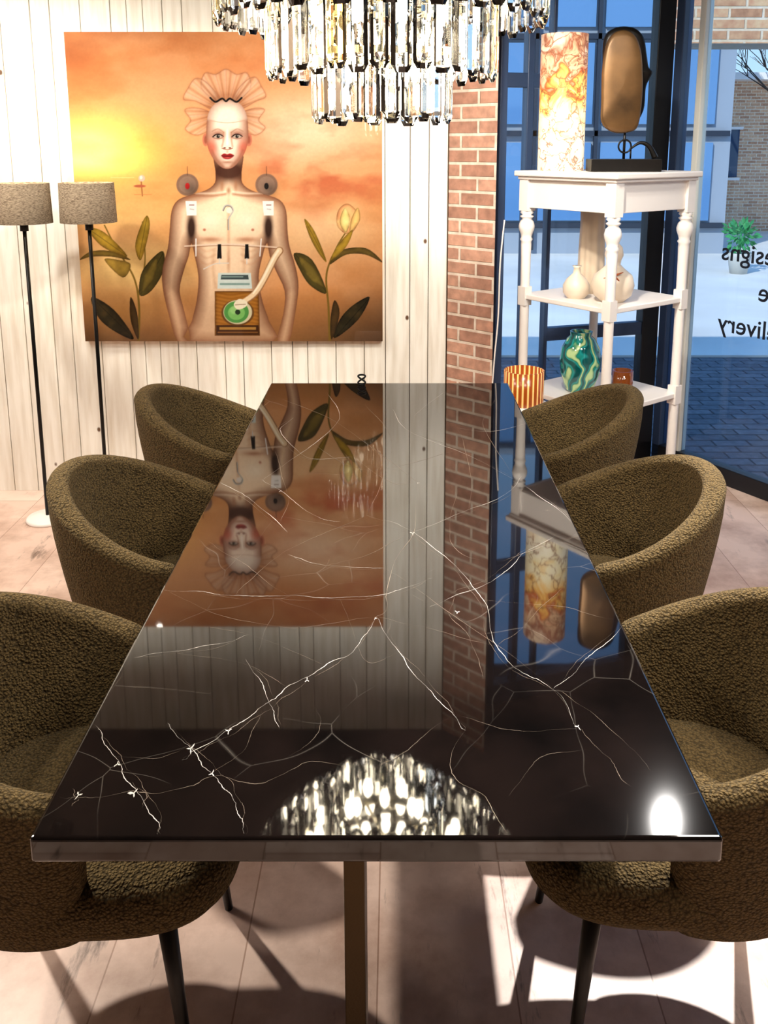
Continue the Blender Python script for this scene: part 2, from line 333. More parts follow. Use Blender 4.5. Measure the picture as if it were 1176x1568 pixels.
# ------------------------------------------------------------ painting (flat art print, colours per vertex)
def build_painting():
    X0,X1,Z0,Z1=-1.526,-0.068,0.79,2.243; N=560
    xs=np.linspace(X0,X1,N); zs=np.linspace(Z0,Z1,N); XX,ZZ=np.meshgrid(xs,zs)
    qx,qy=proj(XX,4.2,ZZ); x=qx/S; y=qy/S
    def fbm(sx,sy,seed,oct=4):
        r=np.random.RandomState(seed); out=np.zeros_like(x); amp=1
        for o in range(oct):
            g=r.rand(64,64); fx=(x/sx*2**o)%62; fy=(y/sy*2**o)%62
            ix=fx.astype(int); iy=fy.astype(int); tx=fx-ix; ty=fy-iy; tx=tx*tx*(3-2*tx); ty=ty*ty*(3-2*ty)
            v=(g[iy,ix]*(1-tx)+g[iy,ix+1]*tx)*(1-ty)+(g[iy+1,ix]*(1-tx)+g[iy+1,ix+1]*tx)*ty
            out+=amp*v; amp*=0.5
        return out/(2-2**(1-oct))
    C=np.zeros(x.shape+(3,))
    def blend(mask,col,op=1.0):
        mk=np.clip(mask,0,1)[...,None]*op
        C[:]=C*(1-mk)+(col if isinstance(col,np.ndarray) else np.array(col,float)[:3])*mk
    def mulc(mask,f):
        C[:]=C*(1-np.clip(mask,0,1)[...,None]*(1-np.array(f,float)))
    def gl(cx,cy,rx,ry): return np.exp(-(((x-cx)/rx)**2+((y-cy)/ry)**2))
    def sd(pts,smooth=True):
        if smooth: pts=catmull(pts,5,True)
        P=np.array(pts); inside=np.zeros(x.shape,bool); dm=np.full(x.shape,1e9)
        for i in range(len(P)):
            a=P[i]; c=P[(i+1)%len(P)]
            cond=((a[1]>y)!=(c[1]>y))
            xi=(c[0]-a[0])*(y-a[1])/(c[1]-a[1]+1e-12)+a[0]
            inside^=cond&(x<xi)
            ab=c-a; t=np.clip(((x-a[0])*ab[0]+(y-a[1])*ab[1])/(ab@ab+1e-9),0,1)
            dm=np.minimum(dm,np.hypot(x-a[0]-t*ab[0],y-a[1]-t*ab[1]))
        return np.where(inside,dm,-dm)
    def poly(pts,col,soft=0.8,op=1,smooth=True):
        d=sd(pts,smooth); blend(np.clip(d/soft+0.5,0,1),col,op); return d
    def leaf(pts,col,dark=None,hi=None,rib=None):
        d=poly(pts,col); m=np.clip(d/0.8+.5,0,1)
        mulc(m*np.exp(-np.clip(d,0,50)/2.2),(.55,.5,.45))
        blend(m*np.clip(fbm(10,10,len(pts)+int(pts[0][0]))*2-0.8,0,1),hi or tuple(min(255,c*1.35) for c in col),.5)
        if rib: stroke(rib,.5,.3,tuple(c*.5 for c in col),.8,.8)
    def ell(cx,cy,rx,ry,col,soft=0.8,op=1,ang=0):
        c_,s_=math.cos(ang),math.sin(ang); u=(x-cx)*c_+(y-cy)*s_; v=-(x-cx)*s_+(y-cy)*c_
        d=(1-np.sqrt((u/rx)**2+(v/ry)**2))*min(rx,ry); blend(np.clip(d/soft+0.5,0,1),col,op)
    def smask(pts,w0,w1,soft):
        P=catmull(pts,8); mk=np.zeros(x.shape); n=len(P)
        for i in range(n-1):
            a=P[i]; c=P[i+1]; ab=c-a; t=np.clip(((x-a[0])*ab[0]+(y-a[1])*ab[1])/(ab@ab+1e-9),0,1)
            w=w0+(w1-w0)*(i+t)/(n-1)
            mk=np.maximum(mk,np.clip((w-np.hypot(x-a[0]-t*ab[0],y-a[1]-t*ab[1]))/soft+0.5,0,1))
        return mk
    def stroke(pts,w0,w1,col,soft=0.8,op=1): blend(smask(pts,w0,w1,soft),col,op)
    n1=fbm(90,60,1); n2=fbm(60,32,2); n3=fbm(200,90,3); n4=fbm(120,45,8)
    t=np.clip((y-50)/475,0,1)[...,None]
    C[:]=np.array((200,124,74))*(1-t)+np.array((204,138,80))*t
    blend(np.clip((n1-0.45)*4,0,1),(226,164,114),0.6)
    blend(gl(470,195,120,60)*1.0,(246,206,172),0.95)
    blend(gl(240,150,110,40),(220,160,116),0.6)
    blend(gl(155,240,90,60)*1.3,(246,196,96),1)
    blend(gl(132,230,50,32)*1.4,(255,242,136),1)
    blend(gl(250,310,110,40),(242,186,118),0.8)
    blend(gl(200,410,120,45),(238,206,140),0.9)
    blend(gl(160,330,80,20),(248,210,134),0.6)
    blend(gl(480,345,110,50),(244,206,158),0.85)
    blend(np.clip((n2-0.42)*3.2,0,1)*gl(490,265,150,60),(180,82,50),0.75)
    blend(np.clip((n2-0.42)*3.5,0,1)*gl(520,130,120,50),(190,100,60),0.7)
    blend(np.clip((n3-0.45)*4,0,1)*gl(180,85,150,45),(162,94,58),0.85)
    mulc(np.clip((n4-0.5)*3,0,1),(.92,.86,.80))
    blend(np.clip((y-440)/90,0,1)*(0.35+0.65*np.clip(np.abs(x-350)/200,0,1)),(70,48,28),0.85)
    blend(gl(190,480,60,25),(190,138,70),0.5)
    blend(np.clip((x-500)/90,0,1)*np.clip((y-400)/100,0,1),(60,38,22),.5)
    # plants
    G1=(168,134,40);G2=(76,66,26);G3=(40,34,18)
    stroke([(212,522),(213,470),(205,425),(178,380),(160,345)],1.8,1.0,(120,94,34))
    stroke([(212,452),(222,400),(218,340)],1.4,.9,(130,104,40))
    leaf([(225,330),(229,350),(216,398),(207,378),(214,350)],G1,rib=[(225,332),(213,396)]); leaf([(250,385),(250,415),(232,445),(214,452),(216,420),(232,397)],G2,rib=[(250,387),(216,450)]); leaf([(240,395),(236,425),(218,447),(222,420)],(116,98,38))
    leaf([(122,398),(140,385),(172,385),(200,398),(170,393),(140,393)],(124,100,36)); leaf([(135,350),(160,356),(195,392),(170,385),(150,372)],G1,rib=[(136,351),(193,391)])
    leaf([(200,405),(188,425),(160,398),(180,398)],(150,122,48))
    leaf([(140,455),(175,475),(205,518),(180,510),(152,488)],G3,hi=(94,72,34),rib=[(142,457),(203,516)]); leaf([(200,455),(210,480),(212,520),(200,490)],(70,50,24))
    stroke([(505,522),(503,470),(500,420),(515,380),(530,355)],1.8,1.0,(120,94,34))
    leaf([(533,312),(550,330),(543,352),(530,358),(516,345),(518,322)],(238,166,110)); leaf([(528,318),(536,335),(530,356),(520,340)],(250,218,134)); leaf([(548,318),(551,338),(536,356),(538,335)],(250,200,120))
    leaf([(466,335),(482,355),(500,400),(488,388),(474,362)],G1,rib=[(467,337),(499,399)]); leaf([(450,388),(478,398),(500,448),(476,438),(460,415)],G2,rib=[(452,389),(499,446)]); leaf([(458,394),(480,408),(496,440),(472,424)],(116,98,38))
    leaf([(586,402),(560,380),(520,384),(505,405),(530,390),(560,390)],(100,80,32)); leaf([(540,352),(520,372),(505,400),(530,378)],G1)
    leaf([(566,455),(548,490),(512,518),(520,490),(540,468)],G3,hi=(94,72,34),rib=[(565,457),(514,516)]); leaf([(512,460),(520,480),(508,520),(506,490)],(70,50,24))
    stroke([(216,275),(218,300)],1.0,.8,(150,90,50)); ell(217,273,5,5,(240,180,160)); ell(216,272,2,2.5,(255,240,210)); ell(214,285,9,2.2,(176,90,60)); stroke([(170,272),(205,272)],0.7,.5,(250,220,150),op=.7); stroke([(206,298),(232,298)],0.6,.5,(190,120,70),op=.7)
    # side discs
    for cx,cc in ((287,(190,34,34)),(408,(30,24,22))):
        ell(cx,283,17,17,(120,92,78),1.5,0.9); ell(cx,283,13,13,(150,122,104),1.5,0.6); ell(cx,285,3.5,5,cc)
        mulc(gl(cx+6,290,10,10),(.7,.7,.7))
        stroke([(cx,268),(cx,255)],0.8,.6,(90,60,40),op=.6)
    # body
    body=[(329,232),(330,262),(329,280),(316,291),(294,298),(273,306),(263,322),(260,350),(257,380),(249,410),(249,440),(258,480),(272,524),(291,524),(283,480),(275,446),(281,416),(289,392),(293,372),(298,392),(304,425),(301,462),(294,492),(290,524),(417,524),(412,492),(402,462),(396,425),(402,392),(409,372),(413,392),(423,416),(436,446),(434,480),(424,524),(442,524),(452,480),(457,440),(453,410),(443,376),(440,350),(438,322),(428,306),(406,298),(384,291),(371,280),(370,262),(370,232)]
    body=[tuple(p) for p in catmull(body,3,True)]
    d=sd(body,False); inb=np.clip(d/1.0+0.5,0,1)
    shd=np.clip(d/20,0,1)**0.6
    shd=shd*(0.84+0.16*np.clip(1-np.abs(x-350)/110,0,1))
    shd=shd[...,None]
    skin=np.array((104,58,36))*(1-shd)+np.array((252,220,186))*shd
    blend(inb,skin)
    blend(inb*np.clip((y-430)/110,0,1),(200,144,102),.4)
    for pts,w,col,op in (([(262,450),(270,490),(278,522)],4,(246,208,166),.35),([(446,450),(440,490),(434,522)],4,(246,208,166),.35)):
        blend(inb*smask(pts,w,w*.6,8),col,op)
    blend(inb*gl(350,262,28,15)*1.5,(56,26,16),0.9)
    blend(inb*gl(340,285,3,10),(150,92,60),.5); blend(inb*gl(361,285,3,10),(150,92,60),.5); blend(inb*gl(350,292,3,5),(130,80,52),.6)
    blend(inb*smask([(345,297),(325,300),(300,300),(284,304)],1.4,1,4),(150,92,62),.7); blend(inb*smask([(357,297),(378,300),(402,300),(418,304)],1.4,1,4),(150,92,62),.7)
    blend(inb*smask([(345,294),(325,296),(300,296)],1.4,1,3),(255,236,212),.6); blend(inb*smask([(357,294),(378,296),(402,296)],1.4,1,3),(255,236,212),.6)
    for cx,sg in ((322,-1),(378,1)):
        blend(inb*gl(cx,338,18,14),(255,238,214),0.6); blend(inb*gl(cx,367,17,4),(166,104,72),0.7); ell(cx+sg*9,352,2.2,2.0,(166,90,68),1.8,.8)
    blend(inb*gl(350,345,2.5,40),(190,130,94),0.5); blend(inb*gl(350,400,2.5,20),(180,120,84),0.5)
    for k in range(3):
        for sg in (-1,1): blend(inb*smask([(350+sg*20,380+k*10),(350+sg*34,385+k*10),(350+sg*46,378+k*10)],.6,.5,5),(186,126,90),.4)
    blend(inb*smask([(328,384),(326,410),(330,440)],1,1,8),(190,132,94),.5); blend(inb*smask([(372,384),(374,410),(370,440)],1,1,8),(190,132,94),.5)
    for cx in (293,411):
        blend(gl(cx,349,6,19)*1.5,(38,18,12),0.92)
        poly([(cx-9,308),(cx+8,308),(cx+8,330),(cx-7,330)],(236,230,224),smooth=False); stroke([(cx-3,314),(cx+4,314)],.6,.6,(120,60,60)); stroke([(cx-2,320),(cx+4,321)],.5,.5,(150,140,140))
    stroke([(341,322),(345,315),(353,315),(357,322),(353,330),(350,336),(350,352)],1.1,.9,(180,180,176)); stroke([(342,323),(346,316),(353,316.5),(356,322)],.5,.5,(80,70,64)); stroke([(349,336),(349,352)],.4,.4,(90,76,66)); ell(351,322,4.5,4.5,(232,222,210),1)
    stroke([(283,377),(350,374),(425,379)],1.2,1.2,(230,206,186),1,.8); stroke([(283,379),(350,376),(425,381)],.5,.5,(120,76,50),1,.8)
    for cx in (336,378):
        poly([(cx-2.5,374),(cx+2.5,374),(cx+3.5,396),(cx-3.5,396)],(20,18,18),smooth=False); stroke([(cx,396),(cx,404)],.7,.7,(220,220,220)); 
    stroke([(300,366),(300,392)],.8,.8,(240,240,240)); stroke([(312,412),(330,404),(350,403)],.8,.8,(220,210,200)); stroke([(400,366),(398,392)],.8,.8,(240,240,240))
    # devices
    mulc(gl(364,485,44,44),(.75,.7,.65))
    poly([(334,418),(384,418),(386,442),(333,442)],(206,218,214),smooth=False); poly([(339,421),(380,421),(381,428),(338,428)],(60,74,76),smooth=False); stroke([(338,435),(381,435)],1.6,1.6,(130,158,152)); stroke([(340,424),(372,424)],.6,.6,(150,176,172))
    dbx=sd([(329,446),(396,446),(398,514),(329,514)],False); blend(np.clip(dbx+.5,0,1),(150,92,28)); blend(np.clip(dbx,0,1)*(0.5+0.5*np.sin(y*1.1+np.sin(x*0.12)*2)),(190,130,48),.5); mulc(np.clip(dbx+.5,0,1)*np.exp(-np.clip(dbx,0,50)/2),(.5,.45,.4))
    poly([(331,498),(396,498),(397,513),(331,513)],(60,30,12),smooth=False); poly([(336,501),(392,501),(392,505),(336,505)],(170,124,58),smooth=False); stroke([(334,509),(394,509)],1,1,(130,84,38))
    ell(364,479,25,20,(100,64,28),1.5); ell(364,478,22,18.5,(206,196,160)); ell(362,478,19,16.5,(78,146,70)); ell(362,479,13,11,(120,182,96)); ell(360,475,8,6,(160,208,130),3,.7); ell(364,478,4,4,(30,50,30))
    stroke([(428,384),(420,396),(404,428),(390,450),(368,466)],6,4.5,(150,104,68),1.2); stroke([(427.5,384),(419.5,396),(403.5,428),(389.5,449.5),(368,465)],4.6,3.4,(238,210,172),1.6); stroke([(426,384),(418,397),(402,428),(388,449)],1.6,1.2,(255,242,218),1.5,.9)
    poly([(358,466),(366,458),(378,462),(376,470),(364,474)],(238,226,200)); stroke([(360,467),(376,466)],.5,.5,(140,110,80))
    # headdress (sheer pleated fabric)
    for pts,op in (([(346,160),(322,150),(308,132),(314,112),(330,114),(346,106),(362,114),(378,112),(384,132),(370,150)],.42),([(330,170),(300,155),(281,152),(288,135),(300,120),(318,128),(335,150)],.38),([(362,170),(392,155),(407,148),(400,132),(390,118),(372,128),(357,150)],.38),([(325,195),(302,207),(284,198),(292,184),(283,168),(305,166),(325,175)],.38),([(367,195),(390,207),(406,196),(396,184),(405,168),(388,166),(367,175)],.38)):
        dd=sd(pts); mk=np.clip(dd+.5,0,1)
        blend(mk,(236,200,174),op)
        an=np.arctan2(y-172,x-347); mulc(mk*(0.5+0.5*np.sin(an*46)),(.88,.82,.77)); blend(mk*np.clip(np.sin(an*23+1),0,1)**3,(252,230,210),.35)
        mulc(mk*np.exp(-np.clip(np.hypot(x-347,y-175)-30,0,99)/12),(.8,.72,.66))
        blend(np.exp(-np.abs(dd)/0.9),(130,78,52),.6)
    # ears, head, face
    ell(315,214,5,10,(190,112,86)); ell(381,214,5,10,(190,112,86)); ell(315,214,2.5,6,(130,64,46),1.5,.7); ell(381,214,2.5,6,(130,64,46),1.5,.7)
    hd=[(348,153),(366,158),(377,174),(380,198),(379,220),(372,239),(360,254),(348,259),(336,254),(324,239),(317,220),(316,198),(319,174),(330,158)]
    dh=sd(hd); inh=np.clip(dh+.5,0,1)
    hs=(np.clip(dh/16,0,1)**0.7)[...,None]
    blend(inh,np.array((132,80,58))*(1-hs)+np.array((248,222,202))*hs)
    blend(inh*np.clip((186-y)/5,0,1),(232,218,206),.4)
    stroke([(320,184),(335,187),(348,188),(361,187),(376,184)],.6,.6,(176,134,112),1.2,.6)
    blend(inh*gl(324,226,9,12)*1.1,(196,84,62),.65); blend(inh*gl(373,226,9,12)*1.1,(196,84,62),.65)
    for cx,sg in ((334,-1),(363,1)):
        blend(inh*gl(cx,206,10,6.5),(112,60,44),.8); blend(inh*gl(cx,201,7,2.5),(200,146,120),.5)
        poly([(cx-6.5,209.5),(cx-3,206.8),(cx+3,206.8),(cx+6.5,209),(cx+3,211.2),(cx-3,211.2)],(176,160,146),.7); ell(cx,209,2.7,2.6,(44,38,32),.8); ell(cx,209,1.3,1.3,(6,6,6),.5); ell(cx+1,208,.6,.6,(240,240,240),.5)
        stroke([(cx-8,209.5),(cx-3,206),(cx+3,206),(cx+8,209)],1.0,.8,(34,18,14)); stroke([(cx-7,211),(cx,212.6),(cx+7,211)],.4,.4,(110,58,44))
        stroke([(cx-9,201 if sg<0 else 203),(cx,197.5),(cx+9,203 if sg<0 else 201)],.8,.6,(150,108,84),1.6,.7)
    stroke([(342,203),(342,215),(340,224)],1.1,1.1,(166,104,78),2.6,.6); stroke([(354,203),(354.5,215),(356,224)],1.1,1.1,(166,104,78),2.6,.6)
    stroke([(348,200),(348,221)],1.4,1.8,(255,242,228),2.2,.9); ell(344,226.5,2,1,(90,34,24)); ell(352,226.5,2,1,(90,34,24)); stroke([(340,227),(344,228.5),(348,229),(352,228.5),(356,227)],.6,.6,(140,76,58))
    blend(inh*gl(348,232,2,2.5),(206,150,122),.6)
    poly([(339,238),(343.5,235),(348,236.3),(352.5,235),(358,238),(354,242.4),(348,244),(342,242.4)],(150,34,34),1.4); stroke([(339,238.5),(348,239.3),(358,238.5)],.6,.6,(70,8,10)); ell(348.5,241.5,3.5,.8,(196,92,84),1,.8)
    blend(inh*gl(348,248.5,8,1.8),(150,92,68),.7); blend(inh*gl(348,254,7,3),(246,214,190),.5)
    blend(inh*smask([(324,230),(331,243),(342,255)],1.2,1.2,4),(140,78,54),.5); blend(inh*smask([(372,230),(365,243),(354,255)],1.2,1.2,4),(140,78,54),.5)
    stroke([(322,150),(330,156),(340,151),(346,155),(352,151),(362,156),(370,150)],1.5,1.5,(20,12,10)); 
    C[:]=C*(1+(fbm(3,3,20,2)[...,None]-0.5)*0.05)
    C255=np.clip(C/255,0,1); CL=np.where(C255<=0.04045,C255/12.92,((C255+0.055)/1.055)**2.4)*0.76
    me=bpy.data.meshes.new('art_print'); V=np.stack([XX,np.full_like(XX,4.2),ZZ],-1).reshape(-1,3)
    idx=np.arange(N*N).reshape(N,N); Fq=np.stack([idx[:-1,:-1],idx[:-1,1:],idx[1:,1:],idx[1:,:-1]],-1).reshape(-1,4)
    me.vertices.add(len(V)); me.vertices.foreach_set('co',V.ravel())
    me.loops.add(Fq.size); me.loops.foreach_set('vertex_index',Fq.ravel().astype(np.int32))
    me.polygons.add(len(Fq)); me.polygons.foreach_set('loop_start',np.arange(0,Fq.size,4,dtype=np.int32)); me.polygons.foreach_set('loop_total',np.full(len(Fq),4,dtype=np.int32))
    me.update(calc_edges=True)
    ca=me.color_attributes.new('art','FLOAT_COLOR','POINT'); ca.data.foreach_set('color',np.concatenate([CL.reshape(-1,3),np.ones((N*N,1))],1).ravel().astype(np.float32))
    m,nt,bs=new_mat('acrylic_print'); at=nt.nodes.new('ShaderNodeAttribute'); at.attribute_name='art'; nt.links.new(at.outputs['Color'],bs.inputs['Base Color'])
    bs.inputs['Roughness'].default_value=0.6; bs.inputs['Specular IOR Level'].default_value=0.1; bs.inputs['Coat Weight'].default_value=1.0; bs.inputs['Coat Roughness'].default_value=0.015
    me.materials.append(m)
    e=empty('wall_art_portrait',(0,0,0)); obj('art_print',me,e)
    b=MB(); b.box(((X0+X1)/2,4.2185,(Z0+Z1)/2),(X1-X0,0.035,Z1-Z0)); obj('backing_panel',b.mesh('backing_panel',[pmat('panel_edge',(225,190,150),0.4)]),e)
build_painting()

# ------------------------------------------------------------ dining table
TL,TR,TN,TF,TZ=-0.529,0.471,1.092,3.572,0.75
et=empty('dining_table',(0,0,0))
b=MB(); b.box(((TL+TR)/2,(TN+TF)/2,TZ-0.021),(TR-TL,TF-TN,0.042)); obj('marble_top',b.mesh('marble_top',[M_marble]),et,bevel=0.006,bseg=4)
b=MB(); cxm=-0.072
for yy in (1.33,3.33):
    b.box((cxm,yy,0.36),(0.036,0.10,0.70),0)
    b.box((cxm,yy,0.70),(0.6,0.08,0.014),0); b.box((cxm,yy,0.008),(0.5,0.10,0.016),0)
b.box((cxm,2.33,0.695),(0.05,2.0,0.024),0)
obj('base_frame',b.mesh('base_frame',[M_bronze]),et,bevel=0.002)
veins=[([(205,1006),(260,998),(340,985),(380,972)],1.3),([(240,903),(310,907),(360,912),(440,913),(520,915),(600,908),(660,885)],1.5),([(375,1010),(400,1045),(415,1085),(430,1118)],1.3),
([(575,945),(545,990),(500,1020),(440,1055),(400,1085),(350,1120),(300,1150),(280,1165)],2.0),([(575,945),(610,1000),(650,1050),(690,1095),(710,1120)],1.5),([(400,735),(430,752),(480,790),(520,800)],1.2),
([(330,735),(390,770),(440,815)],1.8),([(255,1108),(290,1145),(325,1185),(350,1215),(368,1250),(376,1278)],1.6),([(145,1110),(175,1160),(200,1200),(235,1250),(243,1280)],2.0),
([(90,1222),(130,1222),(200,1215),(270,1210),(330,1190),(400,1200),(470,1168),(560,1175)],1.1),([(640,735),(632,815),(600,870),(590,930),(575,945)],1.1),([(560,790),(600,800),(632,815),(690,860),(740,920),(760,990),(800,1030),(850,1055),(885,1115)],1.5),
([(885,1115),(930,1160),(965,1205)],.9),([(850,1055),(900,1010),(955,960)],1.3),([(660,930),(700,910),(760,885),(800,850),(850,820)],1.3),([(800,730),(770,760),(720,780),(632,815)],1.4),([(795,740),(840,770),(890,812)],1.6),
([(710,1120),(690,1180),(740,1220),(778,1280)],1.0),([(600,625),(625,660),(700,690),(790,735)],1.3),([(440,850),(500,865),(590,870)],1.3),([(450,640),(430,660),(470,700),(540,700)],1.3),([(700,910),(690,940),(720,980),(740,1040)],.9),
([(630,640),(680,600)],1.2),([(560,1190),(620,1150),(690,1095)],.6),([(400,1085),(380,1140),(325,1185)],.6),([(200,1200),(225,1215),(215,1240)],1.0),([(110,1208),(120,1222),(112,1235)],1.0),([(830,640),(760,660),(700,655)],1.2),([(1000,1180),(940,1120),(885,1080),(850,1055)],.6),
([(780,1220),(830,1160),(900,1150)],.6),([(500,600),(520,640),(480,680),(400,735)],1.2),([(260,905),(330,940),(440,960),(575,945)],.7),([(480,1080),(490,1120),(440,1160)],.5),([(700,750),(690,830),(740,860)],.9),([(900,820),(850,830),(770,860)],.9),([(420,690),(440,760),(430,800)],.9),
([(430,610),(520,650),(640,740)],1.0),([(590,870),(690,940),(850,1055)],.8),([(360,912),(430,850),(560,790)],.9),([(740,920),(860,930),(940,950)],.8),([(320,830),(380,870),(440,913)],.9),([(575,945),(640,960),(760,990)],.6),([(440,1055),(380,1020),(260,998)],.6),([(632,815),(560,850),(500,865)],.9),([(690,1095),(800,1120),(885,1115)],.5),([(290,1145),(240,1160),(175,1160)],.6),([(700,655),(720,720),(720,780)],1.0),([(540,700),(600,740),(640,735)],1.0),
([(480,680),(560,720),(700,690)],.9),([(560,620),(600,680),(560,790)],.9),([(760,610),(740,650),(790,735)],1.0),([(520,915),(560,1010),(610,1000)],.5),([(300,960),(380,972),(500,1020)],.5),([(860,900),(800,960),(760,990)],.6)]
blobs=[(350,1120,7),(292,1147,8),(632,817,8),(205,1215,9),(885,1113,6),(120,1218,6),(470,1042,6),(640,740,6),(430,752,7),(325,1185,6),(700,938,7),(180,1170,6),(575,947,5)]
b=MB(); rv=random.Random(11)
def clampT(p): return Vector((min(max(p.x,TL+0.008),TR-0.008),min(max(p.y,TN+0.008),TF-0.008),TZ+0.0003))
def ribbon(pts,w,mi,off=0.0):
    W=[unproj_z(px*S,py*S,TZ) for px,py in pts]; W=catmull([(p.x,p.y) for p in W],22)
    ph=rv.uniform(0,9); ww=w*0.00036
    L_=[];R_=[]; wob=0
    for i,p in enumerate(W):
        q=W[min(i+1,len(W)-1)]-W[max(i-1,0)]; n=np.array((-q[1],q[0])); n=n/(np.hypot(*n)+1e-9)
        wob=wob*0.92+rv.gauss(0,0.0006); jit=wob+0.002*math.sin(i*0.27+ph)+off*math.sin(math.pi*i/len(W))
        t=i/(len(W)-1); k=ww*(0.22+abs(math.sin(i*0.11+ph))**2*rv.uniform(0.6,1.6))*(min(1,4*t+0.1)*min(1,4*(1-t)+0.1))
        k*=0.7+0.9*(p[1]-1.1)/2.4
        p=p+n*jit; L_.append(clampT(Vector((*(p+n*k),0)))); R_.append(clampT(Vector((*(p-n*k),0))))
    n=len(W); b.add(L_+R_,[(n+i,n+i+1,i+1,i) for i in range(n-1)],mi)
for pts,w in veins:
    ribbon(pts,w,0 if w>1.15 else 1)
    if w>1.25: ribbon(pts,w*0.35,1,rv.choice((-1,1))*0.012)
for bx,by,br_ in blobs:
    c=unproj_z(bx*S,by*S,TZ); c.z=TZ+0.0004; n=22; ph=rv.uniform(0,6.28)
    vs=[c]
    for i in range(n):
        a=2*math.pi*i/n; r=br_*0.00085*(0.12+0.88*abs(math.cos(1.5*(a-ph)))**6*rv.uniform(.5,1.4)); vs.append(clampT(c+Vector((r*math.cos(a),r*1.8*math.sin(a),0)))); vs[-1].z=c.z
    b.add(vs,[(0,i+1,(i+1)%n+1) for i in range(n)])
obj('marble_veins',b.mesh('marble_veins',[pmat('vein_calcite',(204,198,190),0.06,ior=1.6),pmat('vein_faint',(140,126,112),0.05,ior=1.7)]),et)

# ------------------------------------------------------------ dining chairs
def chair_parts():
    b=MB(); NA=80; amax=math.radians(114)
    zb=0.365; rings=[]
    for i in range(NA+1):
        a=-amax+2*amax*i/NA; ca,sa=math.cos(a),math.sin(a)
        px=-0.275*ca; py=0.265*sa
        nx,ny=-ca/0.275,sa/0.265; l=math.hypot(nx,ny); nx/=l; ny/=l
        s=abs(a)/amax
        back=0.5+0.5*math.cos(math.pi*s)
        zt=0.675+0.175*back**0.75
        e=max(0,(s-0.91)/0.09); cap=math.sqrt(max(0,1-e*e))
        zt-=0.03*e*e
        th=0.030*max(cap,0.02)
        pts=[]; H=zt-zb
        for k in range(9): pts.append((th,zb+(H-0.03)*k/8))
        for k in range(1,10):
            q=math.pi*k/10; pts.append((th*math.cos(q)*1.08,zt-0.03+0.03*math.sin(q)*max(cap,0.4)))
        for k in range(9): pts.append((-th,zt-0.03-(H-0.07)*k/8))
        ring=[]
        for (o,z) in pts:
            f=(z-zb)/0.40; lean=-0.055*max(0,1-f)**1.4+0.014*f
            ring.append((px+nx*(o+lean),py+ny*(o+lean),z))
        rings.append(ring)
    n=len(rings[0]); vs=[v for r in rings for v in r]; fs=[]
    for i in range(NA):
        for k in range(n-1): fs.append((i*n+k,(i+1)*n+k,(i+1)*n+k+1,i*n+k+1))
        fs.append((i*n+n-1,(i+1)*n+n-1,(i+1)*n,i*n))
    fs.append(tuple(range(n))); fs.append(tuple(NA*n+k for k in range(n))[::-1])
    b.add(vs,fs,0,True); shell=b.mesh('upholstered_back',[M_boucle])
    b=MB(); N=72; prof=[(0.0,0.372),(0.80,0.372),(0.93,0.378),(0.985,0.40),(1.0,0.43),(0.985,0.458),(0.94,0.474),(0.84,0.482),(0.5,0.487),(0.0,0.489)]
    vs=[];fs=[]
    for (r,z) in prof:
        for i in range(N):
            a=2*math.pi*i/N; c,s_=math.cos(a),math.sin(a); e=2/3.6
            X=0.06+0.288*r*math.copysign(abs(c)**e,c); wy=0.252 - (0.05*max(0,-c))
            vs.append((X,wy*r*math.copysign(abs(s_)**e,s_),z))
    for k in range(len(prof)-1):
        for i in range(N):
            j=(i+1)%N; fs.append((k*N+i,k*N+j,(k+1)*N+j,(k+1)*N+i))
    b.add(vs,fs,0,True); seat=b.mesh('seat',[M_boucle])
    legs=[]
    for sx in (0.22,-0.17):
        for sy in (0.18,-0.18):
            b=MB(); top=Vector((sx,sy,0.385)); bot=Vector((sx*1.18,sy*1.15,0.0))
            b.tube([bot,bot*0.5+top*0.5,top],0.015,14,rads=[0.009,0.013,0.018]); legs.append(b.mesh('leg',[M_legblack]))
    return shell,seat,legs
SH,SE,LG=chair_parts()
def chair(x,y,face,k,rot=0):
    e=empty('dining_chair' if k==0 else 'dining_chair.%03d'%k,(x,y,0),(0 if face>0 else math.pi)+rot)
    obj('upholstered_back',SH,e); obj('seat',SE,e)
    for i,l in enumerate(LG): obj('leg_%d'%(i+1),l,e)
k=0
for yy,r in ((1.51,0.03),(2.33,-0.02),(3.14,0.02)):
    chair(-0.64,yy,1,k,r); k+=1
for yy,r in ((1.53,-0.03),(2.33,0.03),(3.14,-0.02)):
    chair(0.585,yy,-1,k,r); k+=1

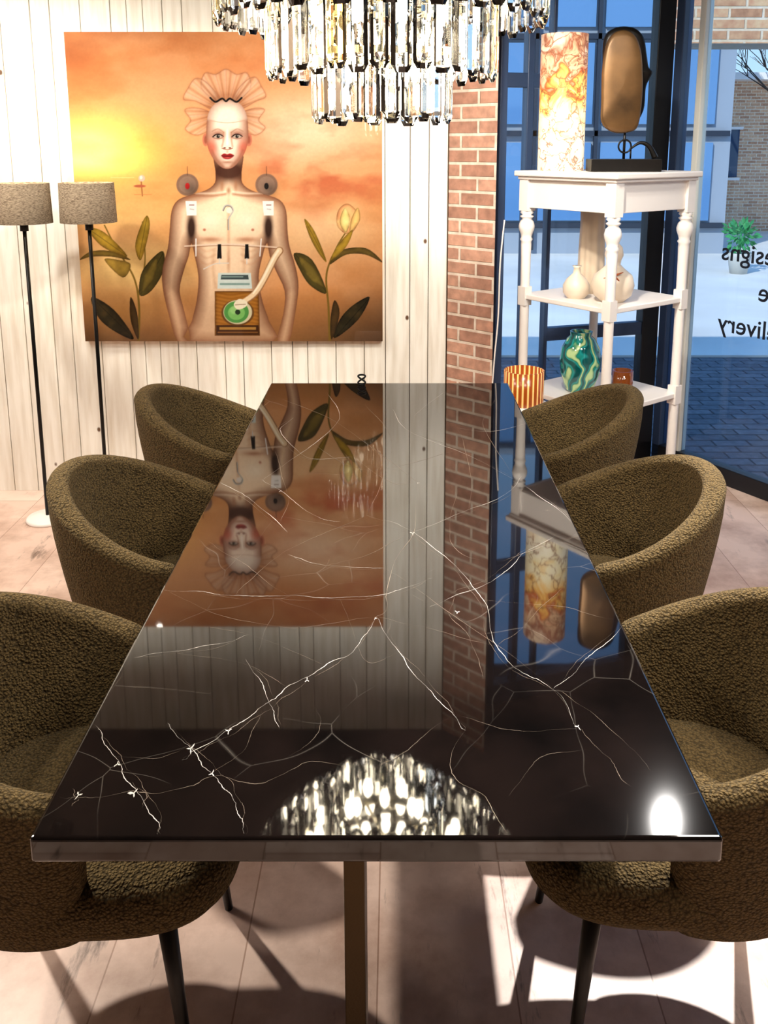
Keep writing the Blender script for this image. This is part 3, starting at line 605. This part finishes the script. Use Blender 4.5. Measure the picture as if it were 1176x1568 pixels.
# ------------------------------------------------------------ floor lamps
def mat_burlap():
    m=bpy.data.materials.new('burlap_shade'); m.use_nodes=True; nt=m.node_tree; nt.nodes.clear(); L=nt.links.new
    o=nt.nodes.new('ShaderNodeOutputMaterial'); mx=nt.nodes.new('ShaderNodeMixShader'); d=nt.nodes.new('ShaderNodeBsdfDiffuse'); t=nt.nodes.new('ShaderNodeBsdfTranslucent')
    tc=nt.nodes.new('ShaderNodeTexCoord'); mp=nt.nodes.new('ShaderNodeMapping'); mp.inputs['Scale'].default_value=(60,60,260); L(tc.outputs['Object'],mp.inputs['Vector'])
    n=nt.nodes.new('ShaderNodeTexNoise'); n.inputs['Scale'].default_value=1.5; L(mp.outputs[0],n.inputs['Vector'])
    r=nt.nodes.new('ShaderNodeValToRGB'); r.color_ramp.elements[0].position=.35; r.color_ramp.elements[0].color=lin((98,84,70)); r.color_ramp.elements[1].position=.65; r.color_ramp.elements[1].color=lin((152,136,116)); L(n.outputs['Fac'],r.inputs['Fac'])
    L(r.outputs[0],d.inputs['Color']); L(r.outputs[0],t.inputs['Color']); mx.inputs['Fac'].default_value=0.15; L(d.outputs[0],mx.inputs[1]); L(t.outputs[0],mx.inputs[2]); L(mx.outputs[0],o.inputs['Surface']); return m
M_burlap=mat_burlap()
def point(name,loc,e,col,r=0.03,parent=None):
    l=bpy.data.lights.new(name,'POINT'); l.energy=e; l.color=col; l.shadow_soft_size=r
    o=bpy.data.objects.new(name,l); scene.collection.objects.link(o); o.location=loc
    if parent: o.parent=parent
    return o
def floor_lamp(name,x,y):
    e=empty(name,(x,y,0))
    b=MB(); b.lathe([(0,0),(0.095,0),(0.098,0.008),(0.09,0.018),(0.02,0.024),(0,0.024)],n=40); obj('base_disc',b.mesh('base_disc',[M_white]),e)
    b=MB(); b.tube([(0,0,0.02),(0,0,1.40)],0.0085,14); b.lathe([(0,1.36),(0.018,1.36),(0.018,1.41),(0,1.41)],n=16); b.tube([(-0.11,0,1.555),(0.11,0,1.555)],0.003,8); b.tube([(0,-0.11,1.555),(0,0.11,1.555)],0.003,8); b.tube([(0,0,1.40),(0,0,1.555)],0.004,8)
    obj('pole',b.mesh('pole',[M_black]),e)
    b=MB(); b.lathe([(0.122,1.395),(0.118,1.57),(0.1155,1.57),(0.1195,1.395),(0.122,1.395)],n=56); obj('shade',b.mesh('shade',[M_burlap]),e)
    b=MB(); b.lathe([(0,1.43),(0.02,1.44),(0.032,1.475),(0.025,1.505),(0,1.515)],n=20); obj('bulb',b.mesh('bulb',[pmat('lamp_bulb',(255,240,210),0.5,emit=(255,215,160),es=8)]),e)
    point('lamp_glow',(0.0,0,1.545),7,(1.0,0.82,0.56),0.02,e)
floor_lamp('floor_lamp',-1.645,3.88); floor_lamp('floor_lamp.001',-1.375,3.93)

# ------------------------------------------------------------ tiered stand (turned legs)
cs=[Vector((0.605,4.09)),Vector((0.951,3.635)),Vector((1.33,4.07)),Vector((0.985,4.525))]
cc=sum(cs,Vector((0,0)))/4; rz=math.atan2(cs[1].y-cs[0].y,cs[1].x-cs[0].x); ss=0.572
es_=empty('tiered_side_table',(cc.x,cc.y,0),rz)
T_,Mz,Bz=1.618,1.04,0.58
b=MB(); b.box((0,0,T_-0.013),(ss+0.03,ss+0.03,0.026)); b.box((0,0,T_-0.033),(ss+0.005,ss+0.005,0.016)); obj('top',b.mesh('top',[M_white]),es_,bevel=0.006,bseg=3)
b=MB()
h=ss/2-0.03
for s_ in (-1,1):
    b.box((0,s_*(h-0.0),T_-0.105),(2*h,0.022,0.13)); b.box((s_*h,0,T_-0.105),(0.022,2*h,0.13))
obj('apron',b.mesh('apron',[M_white]),es_,bevel=0.002)
b=MB(); b.box((0,0,Mz-0.012),(ss-0.03,ss-0.03,0.024)); b.box((0,0,Bz-0.012),(ss-0.03,ss-0.03,0.024)); obj('shelves',b.mesh('shelves',[M_white]),es_,bevel=0.004)
b=MB(); hh=ss/2-0.032
for sx in (-1,1):
    for sy in (-1,1):
        c=(sx*hh,sy*hh,0)
        b.lathe([(0,0),(0.016,0),(0.022,0.05),(0.022,0.12),(0.0,0.12)],c,20)
        b.box((c[0],c[1],Bz-0.01),(0.046,0.046,0.09)); b.box((c[0],c[1],Mz-0.01),(0.046,0.046,0.09)); b.box((c[0],c[1],T_-0.11),(0.054,0.054,0.15))
        b.lathe([(0.022,0.10),(0.022,Bz-0.05)],c,22); b.lathe([(0.022,Bz+0.03),(0.022,Mz-0.05)],c,22)
        z0,z1=Mz+0.03,T_-0.185; H=z1-z0
        pr=[(0.023,0),(0.022,0.05),(0.023,0.40),(0.025,0.56),(0.024,0.60),(0.030,0.63),(0.024,0.66),(0.028,0.70),(0.036,0.76),(0.038,0.80),(0.032,0.86),(0.021,0.895),(0.030,0.915),(0.032,0.93),(0.022,0.95),(0.032,0.975),(0.026,1.0)]
        b.lathe([(r,z0+t*H) for r,t in pr],c,24)
obj('turned_legs',b.mesh('turned_legs',[M_white]),es_)
# ------------------------------------------------------------ patterned cylinder lamp
def mat_floral():
    m,nt,b=new_mat('botanical_lampshade'); L=nt.links.new
    tc=nt.nodes.new('ShaderNodeTexCoord'); n0=nt.nodes.new('ShaderNodeTexNoise'); n0.inputs['Scale'].default_value=11; n0.inputs['Detail'].default_value=6; n0.inputs['Distortion'].default_value=1.0; L(tc.outputs['Object'],n0.inputs['Vector'])
    sp=nt.nodes.new('ShaderNodeSeparateXYZ'); L(tc.outputs['Object'],sp.inputs[0])
    rz_=nt.nodes.new('ShaderNodeValToRGB'); cr=rz_.color_ramp; cr.elements[0].position=0; cr.elements[0].color=lin((250,226,190)); cr.elements[1].position=1; cr.elements[1].color=lin((238,206,176))
    for p_,c_ in ((.2,(255,246,222)),(.45,(255,238,190)),(.6,(248,190,96)),(.7,(190,84,40)),(.8,(232,190,150)),(.9,(150,84,58))):
        e=cr.elements.new(p_); e.color=lin(c_)
    ms=nt.nodes.new('ShaderNodeMath'); ms.operation='MULTIPLY_ADD'; ms.inputs[1].default_value=0.85/0.6; ms.inputs[2].default_value=-0.34; L(sp.outputs['Z'],ms.inputs[0])
    mn=nt.nodes.new('ShaderNodeMath'); mn.operation='MULTIPLY_ADD'; mn.inputs[1].default_value=0.9; L(n0.outputs['Fac'],mn.inputs[0]); L(ms.outputs[0],mn.inputs[2]); L(mn.outputs[0],rz_.inputs['Fac'])
    v=nt.nodes.new('ShaderNodeTexVoronoi'); v.feature='DISTANCE_TO_EDGE'; v.inputs['Scale'].default_value=11
    vm=nt.nodes.new('ShaderNodeVectorMath'); vm.operation='SCALE'; vm.inputs['Scale'].default_value=0.16; L(n0.outputs['Color'],vm.inputs[0]); ad=nt.nodes.new('ShaderNodeVectorMath'); ad.operation='ADD'; L(tc.outputs['Object'],ad.inputs[0]); L(vm.outputs[0],ad.inputs[1]); L(ad.outputs[0],v.inputs['Vector'])
    r2=nt.nodes.new('ShaderNodeValToRGB'); r2.color_ramp.elements[0].position=.01; r2.color_ramp.elements[0].color=(.85,.85,.85,1); r2.color_ramp.elements[1].position=.05; r2.color_ramp.elements[1].color=(0,0,0,1); L(v.outputs['Distance'],r2.inputs['Fac'])
    mx=nt.nodes.new('ShaderNodeMixRGB'); L(r2.outputs[0],mx.inputs['Fac']); L(rz_.outputs[0],mx.inputs['Color1']); mx.inputs['Color2'].default_value=lin((130,74,46))
    L(mx.outputs[0],b.inputs['Base Color']); L(mx.outputs[0],b.inputs['Emission Color']); b.inputs['Emission Strength'].default_value=0.5; b.inputs['Roughness'].default_value=.5; return m
e=empty('table_lamp',(0.755,4.10,T_))
b=MB(); b.lathe([(0,0.0),(0.103,0.0),(0.105,0.004),(0.105,0.60),(0.101,0.60),(0.101,0.02),(0,0.02)],n=64); obj('shade',b.mesh('shade',[mat_floral()]),e)
b=MB(); b.lathe([(0,0.56),(0.095,0.56),(0.095,0.565),(0,0.565)],n=40); obj('diffuser',b.mesh('diffuser',[pmat('warm_diffuser',(255,240,210),.5,emit=(255,230,180),es=3)]),e)
# ------------------------------------------------------------ sculpture
e=empty('bronze_sculpture',(1.01,3.965,T_),0.0)
M_bro=pmat('patinated_bronze',(112,82,50),0.4,0.5,var=0.6,vscale=5); M_dk=pmat('dark_patina',(22,18,16),0.4,0.5,var=.3,vscale=12)
b=MB(); b.box((0,0,0.0275),(0.31,0.12,0.055)); obj('plinth',b.mesh('plinth',[M_dk]),e,bevel=0.003)
def slab(b,out,y,th,mi,n=5,dome=0.012):
    pts=catmull(out,n,True); N=len(pts); c=np.mean(pts,0); vs=[];fs=[]
    rings=[(0.0,-1),(0.55,-1),(0.88,-1),(0.97,-0.8),(1.0,0),(0.97,0.8),(0.88,1),(0.55,1),(0.0,1)]
    for s_,q in rings:
        bul=dome*(1-s_**2)
        for p in pts: vs.append((c[0]+(p[0]-c[0])*s_, y+q*th/2+(bul if q>0 else -bul)*abs(q), c[1]+(p[1]-c[1])*s_))
    for k in range(len(rings)-1):
        for i in range(N): j=(i+1)%N; fs.append((k*N+i,k*N+j,(k+1)*N+j,(k+1)*N+i))
    b.add(vs,fs,mi,True)
b=MB()
def sc(o,dx=-0.012): return [(p[0]*1.15+dx,p[1]) for p in o]
slab(b,sc([(-0.09,0.30),(-0.085,0.21),(-0.04,0.17),(0.02,0.17),(0.055,0.20),(0.065,0.32),(0.062,0.42),(0.05,0.52),(0.02,0.585),(-0.03,0.60),(-0.075,0.56),(-0.092,0.45)]),-0.022,0.022,0)
slab(b,sc([(-0.07,0.34),(-0.03,0.22),(0.04,0.20),(0.08,0.26),(0.085,0.36),(0.098,0.40),(0.108,0.43),(0.092,0.45),(0.082,0.50),(0.065,0.58),(0.02,0.618),(-0.05,0.612),(-0.085,0.55)]),0.018,0.03,1)
obj('heads',b.mesh('heads',[M_bro,M_dk]),e)
b=MB(); b.tube([(0,0,0.055),(0,0,0.20)],0.006,10)
lp=[(0.028*math.cos(t),-0.01,0.11+0.028*math.sin(t)) for t in np.linspace(0,2*math.pi,24)]; b.tube(lp,0.004,8)
hp=[(0.03,0,0.10),(0.07,0,0.125),(0.11,0,0.11),(0.14,0,0.06)]; hp=[Vector(p) for p in catmull(hp,6)]; b.tube(hp,0.009,10,rads=[0.004+0.011*i/len(hp) for i in range(len(hp))])
b.tube([(0.03,0.0,0.10),(0.03,0,0.056)],0.004,8)
obj('stand',b.mesh('stand',[M_dk]),e)
# ------------------------------------------------------------ vases
b=MB(); b.lathe([(0,0),(0.05,0),(0.084,0.03),(0.096,0.075),(0.084,0.12),(0.048,0.15),(0.030,0.168),(0.032,0.185),(0.042,0.21),(0.036,0.245),(0.02,0.262),(0.014,0.265),(0.014,0.25),(0.0,0.25)],n=48)
M_cer=pmat('cream_ceramic',(226,210,190),0.35,bump=.05,bscale=30)
e=empty('gourd_vase',(0.975,3.91,Mz)); obj('body',b.mesh('body',[M_cer]),e)
b=MB()
for k in range(6):
    a=k*math.pi/3+0.3; b.tube([(0,-0.0,0),(0.02*math.cos(a),0,0.02*math.sin(a)),(0.045*math.cos(a),0.004,0.045*math.sin(a))],0.004,8,rads=[0.006,0.004,0.0015])
obj('starfish',b.mesh('starfish',[pmat('coral_orange',(186,92,44),0.6)]),e,loc=(-0.02,-0.088,0.13))
b=MB()
def ribf(a,z): return 1+0.05*math.cos(a*9)
b.lathe([(0,0),(0.055,0),(0.062,0.05),(0.06,0.2),(0.056,0.33),(0.058,0.40),(0.052,0.40),(0.05,0.3),(0,0.3)],n=72,rf=ribf)
obj('ribbed_vase',b.mesh('ribbed_vase',[pmat('bone_ceramic',(220,200,176),0.45)]),loc=(0.93,4.16,Mz))
b=MB(); b.lathe([(0,0),(0.04,0),(0.06,0.025),(0.062,0.06),(0.045,0.09),(0.018,0.115),(0.014,0.14),(0.022,0.15),(0,0.15)],n=32); obj('small_ceramic_bottle',b.mesh('small_ceramic_bottle',[M_cer]),loc=(0.83,4.0,Mz))
def mat_green():
    m,nt,b=new_mat('swirled_green_glass'); L=nt.links.new
    tc=nt.nodes.new('ShaderNodeTexCoord'); w=nt.nodes.new('ShaderNodeTexWave'); w.inputs['Scale'].default_value=5; w.inputs['Distortion'].default_value=11; w.inputs['Detail'].default_value=1; w.inputs['Detail Scale'].default_value=2.0; L(tc.outputs['Object'],w.inputs['Vector'])
    r=nt.nodes.new('ShaderNodeValToRGB'); cr=r.color_ramp; cr.elements[0].position=.15; cr.elements[0].color=lin((8,84,86)); cr.elements[1].position=.97; cr.elements[1].color=lin((190,222,160)); e=cr.elements.new(.45); e.color=lin((36,158,160)); e=cr.elements.new(.75); e.color=lin((30,126,100)); L(w.outputs['Fac'],r.inputs['Fac']); L(r.outputs[0],b.inputs['Base Color']); b.inputs['Roughness'].default_value=.05; b.inputs['Coat Weight'].default_value=.6; return m
b=MB(); b.lathe([(0,0),(0.06,0),(0.07,0.02),(0.092,0.09),(0.098,0.15),(0.09,0.21),(0.065,0.255),(0.05,0.27),(0.053,0.29),(0.046,0.29),(0.044,0.27),(0.08,0.2),(0.06,0.04),(0,0.03)],n=56)
obj('green_glass_vase',b.mesh('green_glass_vase',[mat_green()]),loc=(0.875,4.06,Bz))
b=MB(); b.lathe([(0,0),(0.045,0),(0.05,0.02),(0.05,0.10),(0.046,0.10),(0.044,0.02),(0,0.02)],n=32); obj('amber_glass_cup',b.mesh('amber_glass_cup',[pmat('amber_glass',(130,66,26),0.1,coat=.5)]),loc=(1.08,4.06,Bz))
# stool with striped orange votive
e=empty('round_stool',(0.575,3.83,0))
b=MB(); b.lathe([(0,0.55),(0.11,0.55),(0.115,0.56),(0.115,0.575),(0.11,0.585),(0,0.585)],n=40)
for k in range(3):
    a=k*2.094; b.tube([(0.10*math.cos(a),0.10*math.sin(a),0),(0.06*math.cos(a),0.06*math.sin(a),0.555)],0.012,10)
obj('stool_body',b.mesh('stool_body',[M_white]),e)
def mat_stripe():
    m,nt,b=new_mat('striped_orange_glass'); L=nt.links.new
    tc=nt.nodes.new('ShaderNodeTexCoord'); g=nt.nodes.new('ShaderNodeTexGradient'); g.gradient_type='RADIAL'; L(tc.outputs['Object'],g.inputs['Vector']); mm=nt.nodes.new('ShaderNodeMath'); mm.operation='MULTIPLY'; mm.inputs[1].default_value=150; L(g.outputs['Fac'],mm.inputs[0]); sn=nt.nodes.new('ShaderNodeMath'); sn.operation='SINE'; L(mm.outputs[0],sn.inputs[0])
    r=nt.nodes.new('ShaderNodeValToRGB'); r.color_ramp.elements[0].position=.3; r.color_ramp.elements[0].color=lin((150,66,20)); r.color_ramp.elements[1].position=.7; r.color_ramp.elements[1].color=lin((250,200,120)); L(sn.outputs[0],r.inputs['Fac']); L(r.outputs[0],b.inputs['Base Color']); L(r.outputs[0],b.inputs['Emission Color']); b.inputs['Emission Strength'].default_value=.3; b.inputs['Roughness'].default_value=.2; return m
b=MB(); b.lathe([(0,0),(0.085,0),(0.09,0.01),(0.09,0.155),(0.084,0.155),(0.082,0.02),(0,0.02)],n=56); obj('striped_candle_holder',b.mesh('striped_candle_holder',[mat_stripe()]),loc=(0.575,3.83,0.585))
# little black knot ornament on far table edge
b=MB(); kp=[]
for t in np.linspace(0,2*math.pi,60)[:-1]:
    kp.append((0.015*math.sin(2*t),0.006*math.cos(t),0.024+0.018*math.cos(t)))
kp.append(kp[0]); b.tube(kp,0.004,8); b.lathe([(0,0),(0.014,0),(0.014,0.004),(0,0.005)],n=20)
obj('knot_ornament',b.mesh('knot_ornament',[M_black]),loc=(-0.145,3.54,TZ))
b=MB(); cp=catmull([(0.49,3.99,1.40),(0.475,3.99,1.2),(0.47,3.98,0.95),(0.455,3.98,0.72),(0.44,3.98,0.35),(0.46,3.99,0.01)],10); b.tube([Vector(p) for p in cp],0.0035,8); obj('power_cable',b.mesh('power_cable',[M_white]))

# ------------------------------------------------------------ chandelier
def glassmat(name,col,ior=1.5,r=0.0):
    m,nt,b=new_mat(name); b.inputs['Base Color'].default_value=lin(col); b.inputs['Transmission Weight'].default_value=1; b.inputs['Roughness'].default_value=r; b.inputs['IOR'].default_value=ior; return m
CHX,CHY=-0.04,2.46
ec=empty('chandelier',(CHX,CHY,0))
gm=[glassmat('crystal_clear',(255,255,253)),glassmat('crystal_smoke',(206,206,202)),glassmat('crystal_dispersion_amber',(248,226,170)),glassmat('crystal_dispersion_blue',(205,222,250))]  # amber and blue tints paint dispersed light into the glass colour
tiers=[(0.180,1.785,0.175,22),(0.300,1.898,0.205,36),(0.432,2.036,0.235,50)]
rc=random.Random(5)
for ti,(R,z0,H,n) in enumerate(tiers):
    b=MB()
    for i in range(n):
        a=2*math.pi*i/n; r=R; w=2*math.pi*r/n*0.485; t=0.012
        rot=Matrix.Rotation(a+rc.uniform(-0.05,0.05),3,'Z'); zb=z0+rc.uniform(-0.002,0.002)+(0.010 if i%2 else 0); zt=z0+H
        cross=[(t,-w*0.35),(t,w*0.35),(0,w),(-t,w*0.35),(-t,-w*0.35),(0,-w)]
        low=[(t*0.3,-w*0.35),(t*0.3,w*0.35),(0,w*0.6),(-t*0.3,w*0.35),(-t*0.3,-w*0.35),(0,-w*0.6)]
        vs=[]
        for zz,sc_ in ((zt,0.7),(zt-0.015,1.0),(zb+0.018,1.0)):
            for (cx_,cy_) in cross: vs.append(rot@Vector((cx_*sc_,cy_*sc_,0))+Vector((r*math.cos(a),r*math.sin(a),zz)))
        for (cx_,cy_) in low: vs.append(rot@Vector((cx_,cy_,0))+Vector((r*math.cos(a),r*math.sin(a),zb)))
        fs=[(0,1,2,3,4,5)]
        for k in range(3):
            for q in range(6): fs.append((k*6+q,(k+1)*6+q,(k+1)*6+(q+1)%6,k*6+(q+1)%6))
        fs.append((23,22,21,20,19,18))
        b.add(vs,fs,rc.choices([0,1,2,3],[6,3,1,1])[0])
    me=b.mesh('crystal_prisms',gm)
    bm=bmesh.new(); bm.from_mesh(me); bmesh.ops.recalc_face_normals(bm,faces=bm.faces); bm.to_mesh(me); bm.free()
    obj('crystal_prisms_tier_%d'%(ti+1),me,ec)
b=MB()
for R,z0,H,n in tiers:
    zt=z0+H; b.lathe([(R+0.012,zt-0.004),(R+0.012,zt+0.014),(R-0.02,zt+0.014),(R-0.02,zt-0.004),(R+0.012,zt-0.004)],n=80,smooth=False)
    for k in range(4): a=k*math.pi/2+.4; b.tube([(0,0,zt+0.005),((R-0.01)*math.cos(a),(R-0.01)*math.sin(a),zt+0.005)],0.005,8)
b.tube([(0,0,1.96),(0,0,CH-0.03)],0.008,12); b.lathe([(0,CH-0.035),(0.07,CH-0.035),(0.075,CH),(0,CH)],n=32)
obj('metal_frame',b.mesh('metal_frame',[M_chrome]),ec)
b=MB()
def bulb(x,y,z,s=1.0): b.lathe([(0,-0.034*s),(0.012*s,-0.026*s),(0.018*s,0),(0.013*s,0.024*s),(0,0.040*s)],(x,y,z),10)
for n_,R_,zc in ((6,0.11,1.86),(8,0.13,1.93),(13,0.24,1.98),(14,0.245,2.05),(12,0.345,2.18),(12,0.36,2.23)):
    for k in range(n_): a=2*math.pi*(k+0.5*(n_%2))/n_; bulb(R_*math.cos(a),R_*math.sin(a),zc)
obj('bulbs',b.mesh('bulbs',[M_bulb]),ec)

# ------------------------------------------------------------ lights
def spot(loc,tgt,e,col=(1,0.84,0.62),ang=70,blend=0.6,r=0.05,k=[0]):
    n='ceiling_spot_and_fill' if k[0]==0 else 'ceiling_spot_and_fill.%03d'%k[0]; k[0]+=1  # shared by real spots and the added fill spots marked below
    loc=Vector(loc); d=(Vector(tgt)-loc).normalized(); em=empty(n,loc)
    b=MB(); b.tube([-d*0.13,-d*0.005],0.045,24); b.tube([(0,0,CH-loc.z),-d*0.1],0.008,8)
    obj('spot_can',b.mesh('spot_can',[M_black]),em)
    l=bpy.data.lights.new('spot_beam','SPOT'); l.energy=e; l.color=col; l.spot_size=math.radians(ang); l.spot_blend=blend; l.shadow_soft_size=r
    o=bpy.data.objects.new('spot_beam',l); scene.collection.objects.link(o); o.parent=em; o.location=d*0.01; o.rotation_euler=d.to_track_quat('-Z','Y').to_euler()
def fill_panel(x,y,e,k,sz=0.6):
    em=empty('added_fill_panel' if k==0 else 'added_fill_panel.%03d'%k,(x,y,CH))  # unseen panel, added as soft fill for chairs and floor
    b=MB(); b.box((0,0,-0.012),(sz+.04,sz+.04,0.02)); obj('fill_panel_frame',b.mesh('fill_panel_frame',[M_white]),em)
    l=bpy.data.lights.new('fill_panel_light','AREA'); l.shape='SQUARE'; l.size=sz; l.energy=e; l.color=(1,0.92,0.82)
    o=bpy.data.objects.new('fill_panel_light',l); scene.collection.objects.link(o); o.parent=em; o.location=(0,0,-0.026)
W=(1,0.93,0.81)
spot((-1.95,3.2,2.72),(-1.8,4.25,1.2),120,W,100,.8)  # added wall wash, no visible source
spot((-1.48,3.40,2.72),(-1.1,4.2,1.0),34,W,110,.9,.018)
spot((0.15,2.3,2.72),(0.1,4.2,1.2),185,W,80)  # added wash for the right part of the plank wall
spot((0.45,2.5,2.72),(-0.9,4.2,1.25),160,W,64,.8)  # added fill aimed at the wall art
spot((0.3,2.6,2.72),(1.0,4.1,1.4),95,W,60)  # added fill aimed at the tiered stand
spot((1.2,3.40,2.72),(0.62,1.2,0.4),760,(1,0.96,0.92),40,0.5,0.024)
spot((-1.9,1.2,2.72),(-0.8,2.3,0.5),75,W,90)  # added fill for the left chairs
spot((1.7,1.2,2.72),(0.9,2.3,0.5),80,W,90)  # added fill for the right chairs
spot((-2.0,3.1,2.72),(-0.75,1.3,0.4),380,W,45,0.5)
fill_panel(-2.36,2.5,38,0,.5); fill_panel(1.35,1.9,40,1); fill_panel(0.5,0.9,30,2)  # all of these panels are added fill light
w=bpy.data.worlds.new('sky'); scene.world=w; w.use_nodes=True; nt=w.node_tree; L=nt.links.new
bg=nt.nodes['Background']; tc=nt.nodes.new('ShaderNodeTexCoord'); sp=nt.nodes.new('ShaderNodeSeparateXYZ'); L(tc.outputs['Generated'],sp.inputs[0])
r=nt.nodes.new('ShaderNodeValToRGB'); r.color_ramp.elements[0].position=0.0; r.color_ramp.elements[0].color=(0.56,0.78,1.0,1); r.color_ramp.elements[1].position=0.6; r.color_ramp.elements[1].color=(0.15,0.40,0.90,1); L(sp.outputs['Z'],r.inputs['Fac']); L(r.outputs[0],bg.inputs['Color']); bg.inputs['Strength'].default_value=1.35
sl=bpy.data.lights.new('sun','SUN'); sl.energy=4.2; sl.color=(1.0,0.96,0.9); sl.angle=0.01
so=bpy.data.objects.new('sun',sl); scene.collection.objects.link(so); so.rotation_euler=(math.radians(55),0,math.radians(-38)); so.location=(0,0,8)

# ------------------------------------------------------------ camera
cam=bpy.data.cameras.new('camera'); co=bpy.data.objects.new('camera',cam); scene.collection.objects.link(co)
zf,zx,zy=ZOOM if ZOOM else (1,722.5,963.5)
cam.sensor_width=36; cam.sensor_fit='AUTO'; cam.lens=F/1927*36*zf; cam.shift_y=-(zy-CY)/1927*zf; cam.shift_x=-(CX-zx)/1927*zf
co.location=(0,0,CZ); co.rotation_euler=(math.pi/2-TH,0,0); cam.clip_start=0.02
scene.camera=co
scene.view_settings.view_transform='Standard'
scene.view_settings.exposure=0
